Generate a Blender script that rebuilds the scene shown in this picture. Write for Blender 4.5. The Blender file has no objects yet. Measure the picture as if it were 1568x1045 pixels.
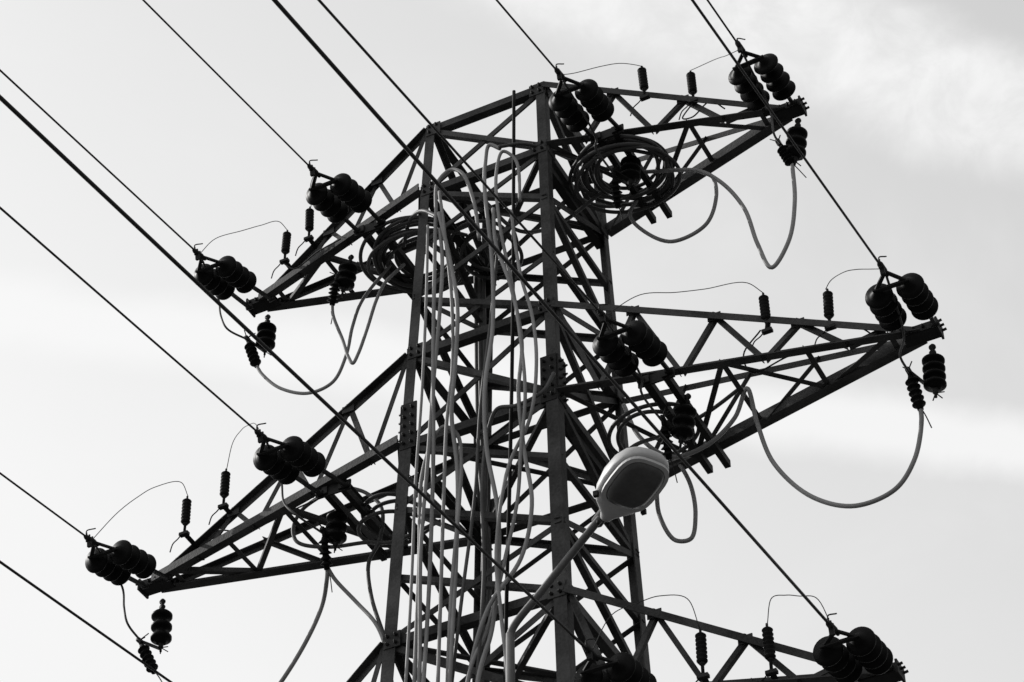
import bpy, math, random
from mathutils import Vector as V, Matrix
random.seed(7)
sc=bpy.context.scene
GZ=-10.7
# ---------------------------------------------------------------- materials
def mat(name,base,rough=.6,metal=0.,var=.35,scale=6.,spec=.5,bump=0.,fine=60.):
    m=bpy.data.materials.new(name);m.use_nodes=True
    nt=m.node_tree;N=nt.nodes;L=nt.links;b=N['Principled BSDF']
    tc=N.new('ShaderNodeTexCoord')
    n1=N.new('ShaderNodeTexNoise');n1.inputs['Scale'].default_value=scale;n1.inputs['Detail'].default_value=3
    n2=N.new('ShaderNodeTexNoise');n2.inputs['Scale'].default_value=fine;n2.inputs['Detail'].default_value=2
    mx=N.new('ShaderNodeMath');mx.operation='MULTIPLY_ADD';mx.inputs[1].default_value=.4
    L.new(tc.outputs['Object'],n1.inputs['Vector']);L.new(tc.outputs['Object'],n2.inputs['Vector'])
    L.new(n2.outputs['Fac'],mx.inputs[0]);L.new(n1.outputs['Fac'],mx.inputs[2])
    r=N.new('ShaderNodeValToRGB');e=r.color_ramp.elements
    e[0].position=.45;e[1].position=.95
    lo=base*(1-var);hi=base*(1+var)
    e[0].color=(lo,lo,lo,1);e[1].color=(hi,hi,hi,1)
    L.new(mx.outputs[0],r.inputs[0]);L.new(r.outputs[0],b.inputs['Base Color'])
    b.inputs['Roughness'].default_value=rough;b.inputs['Metallic'].default_value=metal
    b.inputs['Specular IOR Level'].default_value=spec
    if bump>0:
        bp=N.new('ShaderNodeBump');bp.inputs['Strength'].default_value=bump;bp.inputs['Distance'].default_value=.01
        L.new(n2.outputs['Fac'],bp.inputs['Height']);L.new(bp.outputs[0],b.inputs['Normal'])
    return m
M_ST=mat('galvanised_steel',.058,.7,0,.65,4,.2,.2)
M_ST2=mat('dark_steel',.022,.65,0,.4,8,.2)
M_INS=mat('dark_insulator_glaze',.006,.5,0,.3,10,.12)
M_POL=mat('black_polymer',.008,.7,0,.3,10,.12)
M_CAB=mat('grey_cable_sheath',.27,.55,0,.22,2,.35,0,8)
M_CAB2=mat('dark_cable_sheath',.075,.55,0,.3,4,.3)
M_WIRE=mat('weathered_conductor',.03,.6,0,.2,5,.2)
M_LAMP=mat('lamp_housing_paint',.55,.5,0,.10,5,.4)
M_GLASS=mat('lamp_glass',.10,.3,0,.25,9,.5)
M_LPOLE=mat('lamp_pole_steel',.12,.55,.1,.25,7,.4)
M_CON=mat('concrete',.3,.9,0,.2,3)
M_GR=mat('dry_grass_ground',.07,.95,0,.5,.4,.2,.3,8)

class MB:
    def __init__(s,mats): s.v=[];s.f=[];s.m=[];s.mats=mats
    def idx(s,m): return s.mats.index(m)
    def add(s,vs,fs,m,smooth=False):
        o=len(s.v);s.v+= [tuple(x) for x in vs]
        for f in fs: s.f.append([i+o for i in f]);s.m.append((s.idx(m),smooth))
    def obj(s,name,parent=None):
        me=bpy.data.meshes.new(name);me.from_pydata(s.v,[],s.f);
        for m in s.mats: me.materials.append(m)
        for p,(mi,sm) in zip(me.polygons,s.m): p.material_index=mi;p.use_smooth=sm
        me.update()
        o=bpy.data.objects.new(name,me);sc.collection.objects.link(o)
        if parent: o.parent=parent
        return o
def empty(name):
    o=bpy.data.objects.new(name,None);sc.collection.objects.link(o);return o
def frame(u,hint=None):
    u=u.normalized()
    h=hint if hint is not None else V((0,0,1))
    if abs(u.dot(h.normalized()))>.97: h=V((1,.2,0))
    n=(h-u*u.dot(h)).normalized();return u,n,u.cross(n)
def angle(mb,p,q,w,t,n,m,flip=1):
    p=V(p);q=V(q);u,n,s=frame(q-p,V(n));s=s*flip
    pr=[(0,0),(w,0),(w,t),(t,t),(t,w),(0,w)]
    vs=[p+s*(a-w/2)+n*b for a,b in pr]+[q+s*(a-w/2)+n*b for a,b in pr]
    fs=[[i,(i+1)%6,(i+1)%6+6,i+6] for i in range(6)]+[[5,4,3,2,1,0],[6,7,8,9,10,11]]
    mb.add(vs,fs,m)
def leg(mb,p,q,w,t,dx,dy,m):
    p=V(p);q=V(q);X=V((dx,0,0));Y=V((0,dy,0))
    pr=[(0,0),(w,0),(w,t),(t,t),(t,w),(0,w)]
    vs=[p+X*a+Y*b for a,b in pr]+[q+X*a+Y*b for a,b in pr]
    fs=[[i,(i+1)%6,(i+1)%6+6,i+6] for i in range(6)]+[[5,4,3,2,1,0],[6,7,8,9,10,11]]
    mb.add(vs,fs,m)
def box(mb,c,sx,sy,sz,m,R=None):
    c=V(c);vs=[]
    for a in(-1,1):
        for b in(-1,1):
            for d in(-1,1):
                o=V((a*sx/2,b*sy/2,d*sz/2))
                vs.append(c+(R@o if R else o))
    fs=[[0,1,3,2],[4,6,7,5],[0,4,5,1],[2,3,7,6],[0,2,6,4],[1,5,7,3]]
    mb.add(vs,fs,m)
def bar(mb,p,q,w,h,m,hint=(0,0,1)):
    p=V(p);q=V(q);u,n,s=frame(q-p,V(hint));R=Matrix((s,n,u)).transposed()
    box(mb,(p+q)/2,w,h,(q-p).length,m,R)
def lathe(mb,p,d,prof,m,seg=20):
    p=V(p);u,n,s=frame(V(d));vs=[]
    for a,r in prof:
        for i in range(seg):
            t=2*math.pi*i/seg;vs.append(p+u*a+(n*math.cos(t)+s*math.sin(t))*r)
    fs=[]
    for k in range(len(prof)-1):
        for i in range(seg):
            j=(i+1)%seg;fs.append([k*seg+i,k*seg+j,(k+1)*seg+j,(k+1)*seg+i])
    fs.append(list(range(seg-1,-1,-1)));fs.append([(len(prof)-1)*seg+i for i in range(seg)])
    mb.add(vs,fs,m,True)
def catmull(P,n=8):
    P=[V(p) for p in P]
    if len(P)<3: return P
    Q=[P[0]*2-P[1]]+P+[P[-1]*2-P[-2]];o=[]
    for i in range(1,len(Q)-2):
        a,b,c,d=Q[i-1:i+3]
        l0=max((b-a).length,1e-4)**.5;l1=max((c-b).length,1e-4)**.5;l2=max((d-c).length,1e-4)**.5
        m1=((b-a)/l0-(c-a)/(l0+l1)+(c-b)/l1)*l1
        m2=((c-b)/l1-(d-b)/(l1+l2)+(d-c)/l2)*l1
        for k in range(n):
            t=k/n;t2=t*t;t3=t2*t
            o.append(b*(2*t3-3*t2+1)+m1*(t3-2*t2+t)+c*(-2*t3+3*t2)+m2*(t3-t2))
    o.append(P[-1]);return o
def tube(mb,P,r,m,seg=8,n=8,closed=False):
    P=catmull(P,n) if n else [V(p) for p in P]
    vs=[];nn=None
    for i,p in enumerate(P):
        a=P[max(i-1,0)];b=P[min(i+1,len(P)-1)];u=(b-a).normalized()
        if nn is None: u,nn,s=frame(u)
        else:
            nn=(nn-u*u.dot(nn)).normalized();s=u.cross(nn)
        for k in range(seg):
            t=2*math.pi*k/seg;vs.append(p+(nn*math.cos(t)+s*math.sin(t))*r)
    fs=[]
    for i in range(len(P)-1):
        for k in range(seg):
            j=(k+1)%seg;fs.append([i*seg+k,i*seg+j,(i+1)*seg+j,(i+1)*seg+k])
    fs.append(list(range(seg-1,-1,-1)));fs.append([(len(P)-1)*seg+i for i in range(seg)])
    mb.add(vs,fs,m,True)

# ---------------------------------------------------------------- pylon
ZT,Z1,Z2U,Z2,Z3U,Z3=2.679,2.094,.702,0.,-1.391,-2.098
def a(z): return .5-.0285*z
def corner(sx,sy,z): return V((sx*a(z),sy*a(z),z))
pylon=empty('electricity_pylon')
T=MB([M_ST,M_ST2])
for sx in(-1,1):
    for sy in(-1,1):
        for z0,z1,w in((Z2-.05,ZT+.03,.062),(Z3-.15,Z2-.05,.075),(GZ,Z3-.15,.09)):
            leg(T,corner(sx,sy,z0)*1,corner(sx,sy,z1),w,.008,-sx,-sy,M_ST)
faces=[((-1,-1),(1,-1),(0,1,0)),((1,-1),(1,1),(-1,0,0)),((1,1),(-1,1),(0,-1,0)),((-1,1),(-1,-1),(1,0,0))]
def face_pt(f,s,z):
    c=f[0] if s==0 else f[1];p=corner(c[0],c[1],z);return p+V(f[2])*.012
def hor(z,w=.05,which=range(4),m=None):
    for i in which:
        f=faces[i];angle(T,face_pt(f,0,z),face_pt(f,1,z),w,.006,f[2],m or M_ST)
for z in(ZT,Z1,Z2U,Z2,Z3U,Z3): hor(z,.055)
for z in(Z1,Z2,Z3):
    for fi in(1,3):
        f=faces[fi];o=V((0,0,-.075))+V(f[2])*.02
        angle(T,face_pt(f,0,z)+o,face_pt(f,1,z)+o,.05,.008,f[2],M_ST2)
def diag(fi,s,z0,z1,w=.038,off=0.,m=None):
    f=faces[fi];o=V(f[2])*off
    angle(T,face_pt(f,s,z0)+o,face_pt(f,1-s,z1)+o,w,.005,f[2],m or M_ST)
for fi in range(4):
    diag(fi,0,ZT,Z1);diag(fi,1,ZT,Z1,off=.012)
def section(z0,z1,n,ph):
    h=(z1-z0)/n
    for fi in range(4):
        for k in range(n):
            s=(k+ph+fi)%2
            diag(fi,s,z0+h*k,z0+h*(k+1))
            if fi in(0,2) and k%2==0: diag(fi,1-s,z0+h*k,z0+h*(k+1),.034,.012)
            if fi in (1,3) and k>0: angle(T,face_pt(faces[fi],0,z0+h*k),face_pt(faces[fi],1,z0+h*k),.034,.005,faces[fi][2],M_ST)
section(Z1,Z2U,3,0)
for fi in range(4): diag(fi,0,Z2U,Z2);diag(fi,1,Z2U,Z2,off=.012)
section(Z2,Z3U,3,1)
for fi in range(4): diag(fi,0,Z3U,Z3);diag(fi,1,Z3U,Z3,off=.012)
z=Z3;k=0
while z>GZ+.8:
    h=.6+.03*k
    for fi in range(4): diag(fi,(k+fi)%2,z,max(z-h,GZ+.3),.05)
    z-=h;k+=1
for z in (Z1,Z2,Z3U,Z3):
    angle(T,corner(-1,-1,z),corner(1,1,z),.034,.005,(0,0,1),M_ST)
    angle(T,corner(1,-1,z-.012),corner(-1,1,z-.012),.034,.005,(0,0,1),M_ST)
def bolts(c,du,dv,nu,nv,su,sv,nrm):
    for i in range(nu):
        for j in range(nv):
            lathe(T,V(c)+V(du)*(i-(nu-1)/2)*su+V(dv)*(j-(nv-1)/2)*sv,nrm,[(-.003,.010),(.012,.010),(.013,.006),(.022,.006)],M_ST2,6)
for sx in(-1,1):
    for sy in(-1,1):
        for zc,hh in((Z2+.12,.34),(Z3-.15,.36)):
            c=corner(sx,sy,zc)
            box(T,c+V((-sx*.05,sy*.004,0)),.10,.01,hh,M_ST2)
            box(T,c+V((sx*.004,-sy*.05,0)),.01,.10,hh,M_ST2)
            bolts(c+V((-sx*.05,sy*.009,0)),(1,0,0),(0,0,1),2,5,.05,.065,(0,sy,0))
            bolts(c+V((sx*.009,-sy*.05,0)),(0,1,0),(0,0,1),2,5,.05,.065,(sx,0,0))
        for zc in(ZT-.03,Z1,Z2U,Z3U):
            c=corner(sx,sy,zc)
            box(T,c+V((-sx*.055,sy*.003,0)),.10,.008,.10,M_ST)
            box(T,c+V((sx*.003,-sy*.055,0)),.008,.10,.10,M_ST)
            bolts(c+V((-sx*.055,sy*.007,0)),(1,0,0),(0,0,1),2,2,.05,.05,(0,sy,0))
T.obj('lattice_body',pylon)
def arm(sx,zb,zu,L,n,name):
    global T
    T=MB([M_ST,M_ST2])
    tip=V((sx*L,0,zb))
    e=.035
    LF=corner(sx,-1,zb);LR=corner(sx,1,zb);UF=corner(sx,-1,zu);UR=corner(sx,1,zu)
    tf=tip+V((0,-e,0));tr=tip+V((0,e,0));uf=tip+V((-sx*.03,-e,.035));ur=tip+V((-sx*.03,e,.035))
    angle(T,LF,tf,.055,.007,(0,0,1),M_ST,1);angle(T,LR,tr,.066,.007,(0,0,1),M_ST,-1)
    angle(T,UF,uf,.045,.006,(0,0,-1),M_ST);angle(T,UR,ur,.04,.006,(0,0,-1),M_ST)
    P=lambda A,B,t:A.lerp(B,t)
    ts=[i/(n+.35) for i in range(n+1)]
    for i in range(n):
        t0,t1=ts[i],ts[i+1]
        z=V((0,0,.01))
        if i%2==0: angle(T,P(LF,tf,t0)+z,P(LR,tr,t1)+z,.032,.005,(0,0,1),M_ST)
        else: angle(T,P(LR,tr,t0)+z,P(LF,tf,t1)+z,.032,.005,(0,0,1),M_ST)
        angle(T,P(LF,tf,t1)+z*1.7,P(LR,tr,t1)+z*1.7,.03,.005,(0,0,1),M_ST)
        y=V((0,.01,0))
        tm=(t0+t1)/2
        angle(T,P(UF,uf,t0)+y,P(LF,tf,tm)+y,.03,.005,(0,1,0),M_ST)
        angle(T,P(LF,tf,tm)+y,P(UF,uf,t1)+y,.03,.005,(0,1,0),M_ST)
        if i<n-1:
            angle(T,P(UR,ur,t1)-y,P(LR,tr,t0+.02)-y,.03,.005,(0,-1,0),M_ST)
        for A_,B_,tt in((LF,tf,tm),(UF,uf,t1)):
            c=P(A_,B_,tt);lathe(T,c+V((0,-.002,0)),(0,-1,0),[(0,.011),(.012,.011),(.013,.006),(.02,.006)],M_ST2,6)
        if i>0:
            box(T,P(UF,uf,t0)+V((0,-.006,-.02)),.08,.006,.05,M_ST)
    box(T,tip+V((0,0,.0)),.20,.085,.012,M_ST2);box(T,tip+V((0,0,.04)),.18,.075,.010,M_ST2)
    box(T,tip+V((0,-.044,.02)),.21,.010,.05,M_ST2);box(T,tip+V((0,.044,.02)),.21,.010,.05,M_ST2)
    box(T,tip+V((sx*.10,0,.02)),.012,.11,.08,M_ST2)
    bolts(tip+V((0,-.050,.02)),(1,0,0),(0,0,1),4,1,.05,.03,(0,-1,0))
    for k in range(3): lathe(T,tip+V((sx*.10,(k-1)*.04,.03)),(sx,0,.2),[(0,.008),(.03,.008)],M_ST2,6)
    T.obj(name,pylon)
arm(1,Z1,ZT,1.855,3,'upper_arm_a');arm(-1,Z1,ZT,1.855,3,'upper_arm_b')
arm(1,Z2,Z2U,2.46,4,'middle_arm_a');arm(-1,Z2,Z2U,2.46,4,'middle_arm_b')
arm(1,Z3,Z3U,1.986,3,'lower_arm_a');arm(-1,Z3,Z3U,1.986,3,'lower_arm_b')
T=MB([M_ST,M_ST2])
INN=[(.82,Z1,-.40,.43),(-.86,Z1,-.36,.35),(1.05,0,-.41,.48),(-1.01,0,-.38,.34),(.86,Z3,-.42,.45),(-1.01,Z3,-.42,.4)]
for x,z,y0,y1 in INN:
    for s in(-1,1):
        c=x+s*.055
        bar(T,(c,y0,z-.035),(c,y1,z-.035),.035,.05,M_ST2)
    box(T,(x,y0+.02,z-.035),.22,.012,.07,M_ST2)
T.obj('cross_beams',pylon)
T=MB([M_CON])
for sx in(-1,1):
    for sy in(-1,1):
        c=corner(sx,sy,GZ);lathe(T,c+V((-sx*.04,-sy*.04,-.1)),(0,0,1),[(0,.32),(.38,.3),(.45,.22)],M_CON,24)
T.obj('footings',pylon)

# ---------------------------------------------------------------- insulators
def disc_prof(o,R,k=1.):
    return [(o,.022),(o+.014*k,.035),(o+.024*k,.042),(o+.030*k,R*.72),(o+.042*k,R*.97),(o+.050*k,R),(o+.058*k,R*.97),(o+.060*k,R*.8),(o+.066*k,R*.5),(o+.066*k,.03),(o+.086*k,.02)]
def tension(clamp,att,sep=.172,nd=4,R=.0775):
    mb=MB([M_INS,M_ST2])
    clamp=V(clamp);att=V(att);d=(att-clamp).normalized();side=V((1,0,0));side=(side-d*side.dot(d)).normalized()
    L=(att-clamp).length;pitch=.083;tot=nd*pitch;s0=min(max(.10,L-tot-.08),.14)
    up=side.cross(d)
    if up.z<0: up=-up
    yk=clamp+d*(s0-.02)-up*.035
    for sgn in(-1,1):
        bar(mb,clamp+d*.03,yk+side*sgn*sep/2,.022,.010,M_ST2,up)
    bar(mb,yk-side*(sep/2+.015),yk+side*(sep/2+.015),.03,.012,M_ST2,up)
    lathe(mb,clamp-d*.07,d,[(0,.008),(.02,.016),(.09,.018),(.12,.012),(.14,.01)],M_ST2,10)
    bar(mb,clamp-d*.02+up*.0,clamp-d*.02-up*.05,.025,.018,M_ST2,d)
    tube(mb,[clamp-d*.03,clamp-d*.05+up*.04,clamp+d*.0+up*.07+side*.03],.004,M_ST2,5,5)
    for k in range(3):
        lathe(mb,clamp+d*(-.05+.03*k),up,[(-.03,.006),(.03,.006)],M_ST2,6)
    for sgn in(-1,1):
        b=yk+side*sgn*sep/2
        tgt=att+side*sgn*min(sep/2,.085)
        jd=((tgt-b).normalized()+side*random.uniform(-.03,.03)+up*random.uniform(-.03,.03)).normalized()
        pr=[(0,.012)]
        for i in range(nd): pr+=disc_prof(.012+i*pitch,R*random.uniform(.98,1.02),pitch/.09)
        pr.append((.02+tot,.014));lathe(mb,b,jd,pr,M_INS,28)
        e=b+jd*(.02+tot)
        bar(mb,e-jd*.01,tgt,.02,.02,M_ST2,up)
        lathe(mb,e,side,[(-.022,.014),(.022,.014)],M_ST2,8)
        lathe(mb,tgt,side,[(-.022,.014),(.022,.014)],M_ST2,8)
    return mb.obj('insulator_string')
def hanging(p,q,R=.064,n=3):
    mb=MB([M_INS,M_ST2]);p=V(p);q=V(q);d=(q-p).normalized();L=(q-p).length
    tube(mb,[p-d*.09,p],.008,M_ST2,6,0)
    for zz in(.03,.07): lathe(mb,p-d*zz,V((0,1,0)),[(-.006,.02),(.006,.02)],M_ST2,10)
    pitch=L/n;pr=[(0,.012)]
    for i in range(n):
        o=i*pitch;pr+=[(o+pitch*.08,.03),(o+pitch*.25,R*.8),(o+pitch*.42,R),(o+pitch*.6,R),(o+pitch*.7,R*.85),(o+pitch*.78,.034),(o+pitch*.98,.028)]
    lathe(mb,p,d,pr,M_INS,24)
    lathe(mb,q,d,[(0,.016),(.03,.016),(.035,.008),(.06,.008)],M_ST2,8)
    for k in range(3):
        ang=k*1.1;tube(mb,[q+d*.03,q+d*.05+V((math.cos(ang)*.05,math.sin(ang)*.05,.01))],.004,M_ST2,4,0)
    return mb.obj('suspension_insulator')
def termination(p,q,link=None):
    mb=MB([M_POL,M_ST2,M_CAB]);p=V(p);q=V(q);d=(q-p).normalized();L=(q-p).length;n=5
    pr=[(0,.014)]
    for i in range(n):
        o=L*(.08+.84*i/n);h=L*.84/n;pr+=[(o,.02),(o+h*.5,.038),(o+h*.6,.036),(o+h*.7,.02)]
    pr.append((L,.017));lathe(mb,p,d,pr,M_POL,16)
    lathe(mb,p-d*.05,d,[(0,.012),(.05,.012)],M_ST2,8)
    if link is not None:
        bar(mb,p-d*.04,V(link),.03,.01,M_ST2)
        lathe(mb,p-d*.04,V((0,1,0)),[(-.02,.016),(.02,.016)],M_ST2,6)
    for k in range(3):
        tube(mb,[p-d*.045,p-d*.06+V((random.uniform(-.05,.05),random.uniform(-.04,.04),random.uniform(0,.05)))],.004,M_ST2,4,0)
    tube(mb,[q-d*.03,q+d*.04+V((.015,0,0)),q+d*.15+V((.03,-.02,0))],.0035,M_ST2,4,5)
    return mb.obj('cable_termination')
def arrester(base,h=.19,bk=None):
    mb=MB([M_POL,M_ST2]);b=V(base);n=7
    lathe(mb,b,V((0,0,1)),[(0,.009),(.07,.009),(.072,.016),(.085,.016)],M_ST2,8)
    pr=[(0,.02)]
    for i in range(n):
        o=h*i/n;k=h/n;pr+=[(o+k*.1,.022),(o+k*.5,.029),(o+k*.65,.029),(o+k*.95,.022)]
    pr+=[(h,.016)]
    tl=V((random.uniform(-.05,.05),random.uniform(-.05,.05),1)).normalized()
    lathe(mb,b+V((0,0,.08)),tl,pr,M_POL,16)
    lathe(mb,b+V((0,0,.08))+tl*h,V((0,0,1)),[(0,.007),(.03,.007)],M_ST2,6)
    bar(mb,b+V((-.03,0,.0)),b+V((.03,0,0)),.03,.02,M_ST2)
    if bk is not None: bar(mb,b+V((0,0,.005)),V(bk),.03,.008,M_ST2)
    tube(mb,[b+V((0,0,.03)),b+V((-.04,0,-.02)),b+V((-.09,.02,-.03)),b+V((-.12,.04,-.07))],.004,M_ST2,5,6)
    mb.obj('surge_arrester');return b+V((0,0,.11+h))

W=[((.82,-1.035,1.942),(.82,-1.864,1.740),(.82,-.40,Z1-.04),.006),
((1.80,-.586,2.120),(1.80,-1.106,2.014),(1.83,-.06,Z1+.0),.006),
((2.48,-.685,-.091),(2.48,-3.223,-.635),(2.47,-.06,.0),.0065),
((1.03,-1.025,-.093),(1.03,-3.989,-.658),(1.05,-.41,-.035),.0065),
((1.95,-.574,-2.143),(1.95,-5.643,-2.94),(1.96,-.06,Z3+.01),.0075),
((-.86,-1.036,1.929),(-.86,-2.879,1.577),(-.86,-.36,Z1-.04),.0055),
((-1.85,-.769,1.889),(-1.85,-2.831,1.552),(-1.84,-.06,Z1-.04),.006),
((.85,-.941,-2.159),(.85,-5.619,-2.821),(.86,-.42,Z3-.035),.008),
((-1.01,-1.143,-.221),(-1.01,-3.517,-.581),(-1.01,-.38,-.05),.006),
((-2.42,-.735,-.166),(-2.42,-1.612,-.299),(-2.42,-.06,-.02),.006),
((-1.01,-1.10,-2.14),(-1.01,-3.098,-2.427),(-1.01,-.42,Z3-.035),.0065),
((-1.95,-.7,-2.2),(-1.95,-3,-2.5),(-1.95,-.06,Z3+.01),.0065)]
for c,e,at,r in W:
    c=V(c);e=V(e);mb=MB([M_WIRE])
    sl=(e.z-c.z)/(e.y-c.y)
    pts=[c,e];S=55.
    def zf(y):
        t=e.y-y
        return e.z-sl*t+sl*t*t/(2*S)
    pts+=[V((c.x,q,zf(q))) for q in [e.y-2,e.y-5,e.y-10,e.y-16,e.y-24,e.y-34,e.y-46]]
    tube(mb,pts,r,M_WIRE,6,4);mb.obj('power_line_wire')
    tension(c,at)
hanging((1.905,0,1.93),(1.87,0,1.70));termination((1.80,-.03,1.80),(1.846,0,1.651),(1.87,0,1.66))
hanging((-1.815,0,1.90),(-1.815,0,1.70));termination((-1.934,-.02,1.778),(-1.867,0,1.56),(-1.82,0,1.67))
hanging((2.50,0,-.17),(2.485,0,-.39),.062,4);termination((2.366,-.02,-.27),(2.389,0,-.50),(2.48,0,-.41))
hanging((-2.402,0,-.2),(-2.385,0,-.445));termination((-2.509,-.02,-.43),(-2.411,0,-.644),(-2.39,0,-.48))
hanging((1.95,0,-2.27),(1.95,0,-2.5));
hanging((.872,-.15,2.02),(.86,-.15,1.85));hanging((1.12,-.15,-.09),(1.08,-.15,-.30));hanging((-1.12,-.15,2.0),(-1.15,-.15,1.82));hanging((-1.108,-.15,-.03),(-1.111,-.15,-.24))
termination((-1.18,-.2,1.84),(-1.23,-.15,1.70));termination((-1.16,-.2,-.22),(-1.19,-.1,-.38),(-1.11,-.15,-.25));termination((.78,-.2,1.86),(.75,-.1,1.70),(.86,-.15,1.84));termination((1.0,-.2,-.22),(.98,-.1,-.38),(1.08,-.15,-.31))
def L3(p,q,t): return V(p).lerp(V(q),t)
def chord(sx,zu,zb,L,t): return L3(corner(sx,-1,zu),(sx*L,0,zb),t)
TH=MB([M_WIRE])
def lead(c,t,h,h2=None):
    c=V(c);t=V(t);w_=V((random.uniform(-.03,.03),0,random.uniform(-.02,.02)))
    tube(TH,[c,c.lerp(t,.2)+V((0,0,h*.8))-w_,c.lerp(t,.45)+V((0,0,h*.95))+w_*.5,c.lerp(t,.65)+V((0,0,h))+w_,c.lerp(t,.9)+V((0,0,(h2 if h2 is not None else h*.8))),t],.0026,M_WIRE,5,8)
def arr(ch,off,clamp,h):
    b=ch+V(off);t=arrester(b,.18,ch if V(off).length>.03 else None);lead(clamp,t,h)
arr(chord(1,ZT,Z1,1.855,.43),(0,-.03,-.04),W[0][0],.03)
arr(chord(1,ZT,Z1,1.855,.63),(0,-.03,-.02),W[1][0],.0)
arr(chord(1,Z2U,0,2.46,.596),(0,-.03,-.09),W[3][0],.12)
arr(chord(1,Z2U,0,2.46,.766),(0,-.03,-.02),W[2][0],.06)
arr(chord(-1,ZT,Z1,1.855,.81),(0,-.12,0),W[6][0],.12)
arr(chord(-1,ZT,Z1,1.855,.67),(0,-.10,0),W[5][0],.08)
arr(chord(-1,Z2U,0,2.46,.83),(0,-.16,0),W[9][0],.18)
arr(chord(-1,Z2U,0,2.46,.69),(0,-.11,0),W[8][0],.2)
arr(chord(1,Z3,Z3,1.986,.45),(0,-.08,.03),W[7][0],.25)
arr(chord(1,Z3,Z3,1.986,.67),(0,-.08,.03),W[4][0],.2)
for sx,pts in((1,[(1.62,-.22,.22),(1.50,-.2,.10),(1.52,-.15,.0),(1.75,-.12,.06),(2.0,-.1,.03),(2.2,-.05,.06),(2.12,-.1,.16)]),
              (1,[(1.33,-.18,2.30),(1.25,-.2,2.16),(1.3,-.15,2.2),(1.42,-.15,2.28),(1.5,-.12,2.2)]),
              (-1,[(-1.6,-.2,2.2),(-1.5,-.2,2.1),(-1.3,-.25,2.12),(-1.1,-.3,2.1)]),
              (-1,[(-1.9,-.2,.1),(-1.7,-.2,.02),(-1.4,-.2,.06),(-1.1,-.3,.0)])):
    tube(TH,pts,.005,M_WIRE,5,8)
TH.obj('arrester_lead_wires')

# ---------------------------------------------------------------- cables
def xz(y,l): return [V((x/1000,y,z/1000)) for x,z in l]
def cable(P,r=.0135,m=M_CAB,name='power_cable',jit=0):
    mb=MB([m]);P=[V(p)+V((0,random.uniform(-jit,jit),0)) for p in P];tube(mb,P,r,m,9,9);return mb.obj(name)
def jumper(c,l,y,end): cable([V(c)]+xz(y,l)+[V(end)],.007,M_CAB2,'jumper_cable')
jumper((1.80,-.56,2.10),[(1809,1977),(1819,1741)],-.2,(1.80,-.03,1.82))
jumper((-1.85,-.74,1.88),[(-2041,2020),(-2010,1860),(-1950,1720)],-.25,(-1.934,-.02,1.80))
jumper((2.48,-.65,-.08),[(2410,-150),(2375,-260)],-.2,(2.366,-.02,-.25))
jumper((-2.42,-.70,-.17),[(-2527,-150),(-2498,-302),(-2460,-430)],-.25,(-2.509,-.02,-.41))
jumper((-1.01,-1.1,-.22),[(-1350,120),(-1322,-48),(-1224,-180)],-.4,(-1.16,-.2,-.2))
jumper((1.03,-1.0,-.1),[(1010,-120),(1000,-200)],-.5,(1.0,-.2,-.2))
jumper((.82,-1.0,1.93),[(800,1900),(790,1850)],-.5,(.78,-.2,1.88))
y=-.62
A=[[(-300,-3400),(-248,-1783),(-240,-1183),(-226,-284),(-216,389),(-219,1069),(-228,1629),(-205,1883),(-134,1957),(-43,1884),(20,1650),(60,1300)],
[(-180,-3400),(-150,-1816),(-160,-1206),(-150,-588),(-122,-93),(-115,347),(-130,923),(-164,1477),(-225,1852)],
[(-120,-3400),(-92,-1834),(-80,-1020),(-72,-443),(-92,-44),(-82,337),(-75,786),(-124,1188),(-200,1614)],
[(-330,-3400),(-279,-1773),(-265,-954),(-250,-276),(-225,202),(-175,776),(-175,1208),(-205,1501)],
[(-50,-3400),(25,-1870),(118,-1513),(220,-1130),(290,-756),(340,-450),(365,-55),(335,460),(270,856),(213,1313),(193,1760),(230,1960),(300,1880),(330,1500)],
[(0,-3400),(81,-1888),(137,-1561),(185,-1209),(180,-810),(130,-370),(120,68),(150,540),(155,1058),(118,1631),(93,1950),(128,2077),(200,2020)],
[(-60,-3400),(0,-1860),(140,-1465),(310,-1164),(390,-858),(350,-454),(315,-15),(328,360),(280,794),(190,1165),(160,1500)],
[(200,-3400),(248,-1941),(215,-1545),(190,-1110),(260,-554),(390,-253),(435,113),(400,535),(350,819),(309,1101),(290,1400)]]
for i,l in enumerate(A): cable(xz(y,l),(.0118,.0105,.0125)[i%3],jit=.03)
cable(xz(-.66,[(-360,-3000),(-320,-1900),(-305,-1200),(-290,-500),(-280,200),(-262,900),(-255,1500)]),.009,jit=.02)
cable(xz(-.58,[(-200,-3400),(-120,-1900),(-40,-1300),(20,-600),(60,0),(130,700),(170,1300)]),.010,M_CAB2,jit=.02)
cable(xz(-.6,[(-310,-1900),(-300,-900),(-300,-380),(-240,-130),(-160,-80),(-85,-150),(-55,-350),(-62,-624),(-100,-1300),(-120,-2200)]),.0115,jit=.02)
cable(xz(-.6,[(60,-1900),(100,-1200),(90,-600),(117,-181),(178,-86),(300,-111),(461,-80),(520,60)]),.0115,M_CAB2,jit=.02)
cable([(.07,-.62,1.65),(.2,-.4,1.5),(.35,-.1,1.75),(.6,0,2.0)],.0125,M_CAB2)
cable([(-.21,-.62,1.6),(-.4,-.5,1.85),(-.6,-.3,2.02),(-.75,-.1,2.05)],.0125,M_CAB2)
cable([(.2,-.62,2.02),(.32,-.5,2.1),(.5,-.3,2.1),(.7,-.1,2.06)],.0115,M_CAB2)
mb=MB([M_CAB2])
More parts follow.
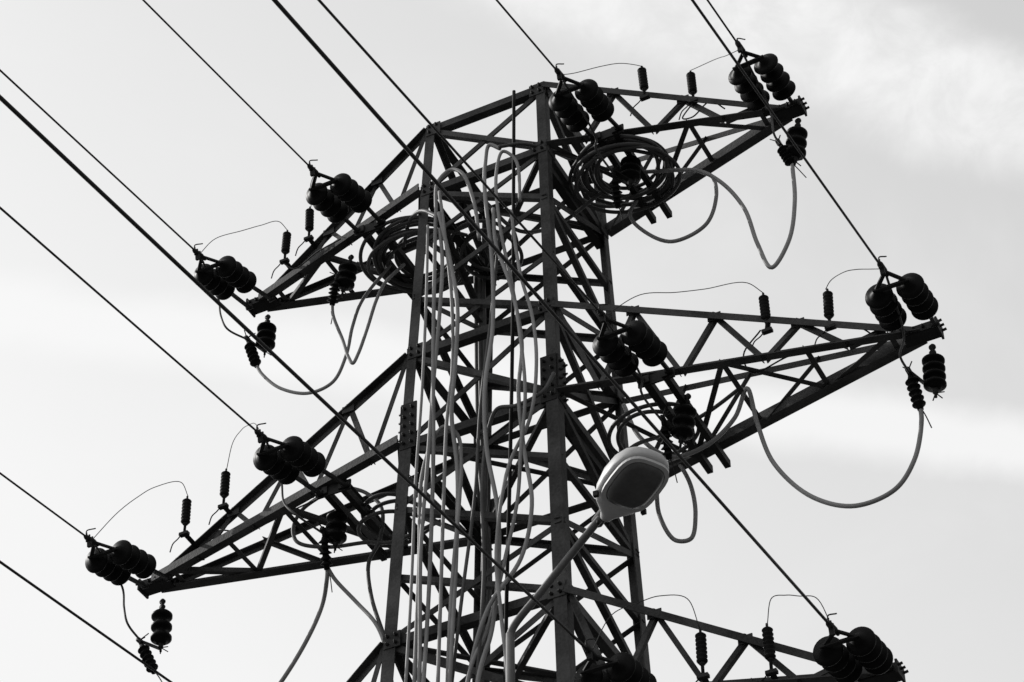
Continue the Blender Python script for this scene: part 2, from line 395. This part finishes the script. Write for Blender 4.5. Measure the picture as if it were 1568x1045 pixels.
for k in range(5):
    ox=random.uniform(-.05,.05);oy=random.uniform(-.05,.05)
    tube(mb,[V((-.41+ox,.35+oy,2.2)),V((-.40+ox*1.2,.35,1.68)),V((-.39+ox,.36,.5)),V((-.41-ox,.35+oy,-.4)),V((-.41+ox,.35,-1.4)),V((-.42,.35+oy,-3.6))],.014,M_CAB2,8,6)
mb.obj('cable_bundle')
cable([(.272,-.55,2.561),(.262,-.55,1.6),(.249,-.55,.559),(.225,-.55,-.5),(.196,-.55,-1.536),(.18,-.55,-3.5)],.011,M_POL,'earth_conductor')
cable(xz(0,[(1847,1662),(1835,1338),(1770,1040),(1652,880),(1581,1100),(1521,1425),(1393,1710),(1253,1880),(1100,1960),(900,2040)]),.013)
cable(xz(.2,[(1200,2080),(1262,2016),(1280,1833),(1192,1618),(972,1578),(762,1788),(700,1950),(760,2053)]),.0125)
cable(xz(0,[(2389,-480),(2384,-577),(2314,-819),(2188,-970),(1967,-997),(1743,-857),(1545,-548),(1473,-242),(1430,40),(1344,-144),(1178,-269),(960,-279),(771,-63),(680,217)]),.013)
cable(xz(.4,[(688,-98),(698,-317),(788,-527),(879,-546),(916,-396),(901,-178),(838,15),(764,167)]),.013)
cable(xz(0,[(-1875,1580),(-1829,1485),(-1671,1292),(-1448,1164),(-1285,1191),(-1199,1376),(-1162,1612),(-1099,1813),(-900,2040)]),.011)
cable([V((-1.23,-.15,1.72)),V((-1.225,-.14,1.62))]+xz(-.1,[(-1170,1420),(-1120,1250),(-1085,1185),(-1050,1250),(-990,1450),(-935,1660),(-883,1777)])+[V((-.8,0,2.0))],.011)
cable([V((-1.19,-.1,-.36)),V((-1.20,-.08,-.42))]+xz(0,[(-1270,-530),(-1362,-755),(-1519,-998),(-1700,-1200)]),.013)
cable([V((-1.185,-.1,-.37)),V((-1.16,-.06,-.43))]+xz(0,[(-1047,-590),(-910,-790),(-841,-971),(-780,-1300)]),.012)
cable(xz(0,[(-1300,300),(-1450,230),(-1506,120),(-1472,-6),(-1262,-120),(-997,-180),(-822,-238),(-500,-200)]),.012,M_CAB2)
cable(xz(0,[(-1174,308),(-1012,198),(-896,31),(-909,-207),(-970,-329),(-948,-571),(-842,-926)]),.012,M_CAB2)
cable([(.5,.1,-.2),(.62,-.1,-.35),(.8,-.2,-.3),(.95,0,-.1),(1.15,.1,.05),(1.4,0,.06)],.012,M_CAB2)
def coil(c,R0,R1,n,name='coiled_cable',m=M_CAB2,hz=.1):
    mb=MB([m]);P=[];c=V(c);N=22
    for k in range(n):
        R=random.uniform(R0,R1);ox,oy=random.uniform(-.05,.05),random.uniform(-.05,.05);tz=random.uniform(-.14,.14);ta=random.uniform(0,6.28);oz=random.uniform(-hz/2,hz/2);e=random.uniform(.8,1.15)
        for i in range(N):
            t=2*math.pi*i/N
            P.append(c+V((ox+R*math.cos(t)*e,oy+R*math.sin(t)*.94,oz+tz*R*math.cos(t-ta))))
    Q=P[:]
    for _ in range(3): Q=[Q[0]]+[(Q[i-1]+Q[i]*2+Q[i+1])/4 for i in range(1,len(Q)-1)]+[Q[-1]]
    tube(mb,Q,.0125,m,7,3);return mb.obj(name)
coil((.80,-.05,2.04),.22,.35,10)
coil((-.68,.03,2.04),.22,.38,10)
coil((-.25,.12,1.98),.2,.3,3)
coil((-.85,.05,-.03),.18,.26,3)
coil((.85,.05,-.06),.18,.25,2)

# ---------------------------------------------------------------- street lamp
lamp=empty('street_lamp')
P0=V((.345,-.8,-1.77));P1=P0+V((.62,-.17,.41))
mb=MB([M_LPOLE,M_ST2])
lathe(mb,V((.345,-.8,GZ)),V((0,0,1)),[(0,.09),(.3,.09),(.31,.05),(5,.04),(P0.z-GZ-.02,.022)],M_LPOLE,16)
lathe(mb,V((.345,-.8,GZ)),V((0,0,1)),[(0,.16),(.02,.16)],M_ST2,16)
tube(mb,[P0-V((0,0,.15)),P0-V((0,0,.03)),P0+V((.03,-.008,.02)),P0.lerp(P1,.3),P0.lerp(P1,.7),P1],.020,M_LPOLE,14,6)
for t in(.25,.9): 
    zc=P0.z-1.2*t
    box(mb,(.345,-.68,zc),.05,.2,.03,M_ST2)
mb.obj('pole_and_arm',lamp)
mb=MB([M_LAMP,M_GLASS,M_ST2])
ax=V((.36,-.25,.05)).normalized();sd=V((ax.y,-ax.x,0)).normalized();upv=sd.cross(ax)
if upv.z<0: upv=-upv
if sd.dot(V((1,1,0)))<0: sd=-sd
rl=math.radians(-2);sd,upv=sd*math.cos(rl)+upv*math.sin(rl),upv*math.cos(rl)-sd*math.sin(rl)
H0=P1-ax*.02+V((.01,0,-.02));LL=.49
def ring(s,w,top,bot,n=28,p=2.6):
    o=[]
    for i in range(n):
        t=2*math.pi*i/n;cx=math.copysign(abs(math.cos(t))**(2/p),math.cos(t));sy=math.copysign(abs(math.sin(t))**(2/p),math.sin(t))
        o.append(H0+ax*s*LL+sd*cx*w+upv*(sy*top if sy>0 else sy*bot))
    return o
st=[(0,.028,.03,.03),(.06,.04,.036,.034),(.12,.07,.05,.036),(.2,.11,.08,.038),(.32,.136,.10,.038),(.5,.148,.125,.038),(.7,.146,.115,.038),(.84,.130,.09,.037),(.93,.103,.06,.034),(.98,.068,.035,.026),(1.0,.03,.015,.012)]
vs=[];n=28
for s in st: vs+=ring(*s)
fs=[[k*n+i,k*n+(i+1)%n,(k+1)*n+(i+1)%n,(k+1)*n+i] for k in range(len(st)-1) for i in range(n)]+[list(range(n-1,-1,-1)),[(len(st)-1)*n+i for i in range(n)]]
mb.add(vs,fs,M_LAMP,True)
def oval(s0,s1,w,z,n=32,p=3.2):
    o=[];c=(s0+s1)/2;h=(s1-s0)/2
    for i in range(n):
        t=2*math.pi*i/n;cx=math.copysign(abs(math.cos(t))**(2/p),math.cos(t));sy=math.copysign(abs(math.sin(t))**(2/p),math.sin(t))
        o.append(H0+ax*(c+h*cx)*LL+sd*sy*w+upv*z)
    return o
n=32
rr=[oval(.24,.97,.134,-.030),oval(.24,.97,.136,-.048),oval(.29,.93,.116,-.051),oval(.29,.93,.116,-.038)]
vs=sum(rr,[]);fs=[[k*n+i,k*n+(i+1)%n,(k+1)*n+(i+1)%n,(k+1)*n+i] for k in range(3) for i in range(n)]
mb.add(vs,fs,M_LAMP,False)
rr=[oval(.295,.925,.114,-.042),oval(.30,.92,.110,-.058),oval(.35,.88,.088,-.066),oval(.45,.77,.05,-.070)]
vs=sum(rr,[]);fs=[[k*n+i,k*n+(i+1)%n,(k+1)*n+(i+1)%n,(k+1)*n+i] for k in range(3) for i in range(n)]+[[3*n+i for i in range(n)]]
mb.add(vs,fs,M_GLASS,True)
lathe(mb,P1-ax*.09,ax,[(0,.026),(.01,.032),(.1,.032),(.11,.036),(.13,.036)],M_ST2,16)
for s in(-1,1):
    box(mb,H0+ax*LL*.30+sd*s*.136-upv*.03,.025,.02,.03,M_ST2)
    lathe(mb,H0+ax*LL*(-.04)+sd*s*.03-upv*.02,-upv,[(0,.008),(.02,.008)],M_ST2,6)
mb.obj('lamp_head',lamp)

# ---------------------------------------------------------------- ground
mb=MB([M_GR]);mb.add([(-3000,-3000,GZ),(3000,-3000,GZ),(3000,3000,GZ),(-3000,3000,GZ)],[[0,1,2,3]],M_GR);mb.obj('ground')

# ---------------------------------------------------------------- camera
al,th,ro=.4635,.7419,-.0083
d=V((-math.sin(al)*math.cos(th),math.cos(al)*math.cos(th),math.sin(th)));r=V((math.cos(al),math.sin(al),0));u=r.cross(d)
r2=r*math.cos(ro)+u*math.sin(ro);u2=u*math.cos(ro)-r*math.sin(ro)
cd=bpy.data.cameras.new('camera');cam=bpy.data.objects.new('camera',cd);sc.collection.objects.link(cam);sc.camera=cam
M=Matrix((r2,u2,-d)).transposed().to_4x4();M.translation=V((4.9015,-9.8691,-9.1021));cam.matrix_world=M
cd.sensor_width=36;cd.lens=87.14;cd.clip_end=8000;cd.clip_start=.05

# ---------------------------------------------------------------- light
S=V((-.850,.023,.65)).normalized()      # towards the sun: high, to the left of the line
sun=bpy.data.lights.new('sun','SUN');sun.energy=2.8;sun.angle=math.radians(.53);sun.color=(1,.985,.965)
so=bpy.data.objects.new('sun',sun);sc.collection.objects.link(so);so.rotation_euler=S.to_track_quat('Z','Y').to_euler()
w=bpy.data.worlds.new('World');sc.world=w;w.use_nodes=True;nt=w.node_tree;N=nt.nodes;L=nt.links
bg=N['Background'];bg.inputs[1].default_value=.15
sky=N.new('ShaderNodeTexSky');sky.sky_type='NISHITA';sky.sun_disc=False;sky.sun_elevation=math.asin(S.z);sky.sun_rotation=math.atan2(S.x,S.y);sky.air_density=1;sky.dust_density=3;sky.ozone_density=1
bw=N.new('ShaderNodeRGBToBW');L.new(sky.outputs[0],bw.inputs[0])
tc=N.new('ShaderNodeTexCoord')
def math_(op,a_,b_=None,c_=None,clamp=False):
    n=N.new('ShaderNodeMath');n.operation=op;n.use_clamp=clamp
    for i,x in enumerate((a_,b_,c_)):
        if x is None: continue
        if isinstance(x,(int,float)): n.inputs[i].default_value=x
        else: L.new(x,n.inputs[i])
    return n.outputs[0]
def dot(v):
    n=N.new('ShaderNodeVectorMath');n.operation='DOT_PRODUCT';L.new(tc.outputs['Generated'],n.inputs[0]);n.inputs[1].default_value=tuple(v);return n.outputs['Value']
def noise(scale,det,rough=.6,dist=0.):
    n=N.new('ShaderNodeTexNoise');n.inputs['Scale'].default_value=scale;n.inputs['Detail'].default_value=det;n.inputs['Roughness'].default_value=rough;n.inputs['Distortion'].default_value=dist
    L.new(tc.outputs['Generated'],n.inputs['Vector']);return n.outputs['Fac']
def sm(x,lo,hi,a0=0.,a1=1.):
    n=N.new('ShaderNodeMapRange');n.interpolation_type='SMOOTHSTEP';L.new(x,n.inputs[0]);n.inputs[1].default_value=lo;n.inputs[2].default_value=hi;n.inputs[3].default_value=a0;n.inputs[4].default_value=a1;return n.outputs[0]
def mixf(f,a_,b_):
    n=N.new('ShaderNodeMix');n.data_type='FLOAT'
    if isinstance(f,float): n.inputs[0].default_value=f
    else: L.new(f,n.inputs[0])
    for k,x in((2,a_),(3,b_)):
        if isinstance(x,(int,float)): n.inputs[k].default_value=x
        else: L.new(x,n.inputs[k])
    return n.outputs[0]
# thin high haze: brighter towards the sun and towards the horizon
sv=dot(S);zv=dot((0,0,1))
hz=math_('ADD',math_('MULTIPLY_ADD',math_('SUBTRACT',sv,.68),4.6,5.55),math_('MULTIPLY',math_('SUBTRACT',zv,.676),-5.6))
hz=math_('MINIMUM',math_('MAXIMUM',hz,1.5),6.4)
base=mixf(.9,bw.outputs[0],hz)
# cirrus streaks: great-circle bands of the sky, broken up by noise
def band(nrm,hw,soft,nz,amp):
    v=math_('ADD',dot(V(nrm).normalized()),math_('MULTIPLY',math_('SUBTRACT',nz,.5),amp))
    return sm(math_('ABSOLUTE',v),hw,hw+soft,1.,0.)
nz=noise(12,6,.6,.3);nf=noise(34,6,.62,.4)
b1=band((-.6164,.5218,-.5904),.009,.026,nz,.045)
b2=band((-.4208,.5241,-.7405),.004,.017,nz,.02)
tex=sm(nf,.25,.72,.4,1.)
m1=math_('MULTIPLY',b1,math_('MULTIPLY',tex,.92));m2=math_('MULTIPLY',b2,.85)
veil=sm(noise(7,5,.6,.4),.4,.8,.0,.25)
msk=math_('MAXIMUM',math_('MAXIMUM',m1,m2),veil,clamp=True)
L.new(mixf(msk,base,6.3),bg.inputs[0])
sc.view_settings.view_transform='Standard';sc.view_settings.look='None';sc.view_settings.exposure=0
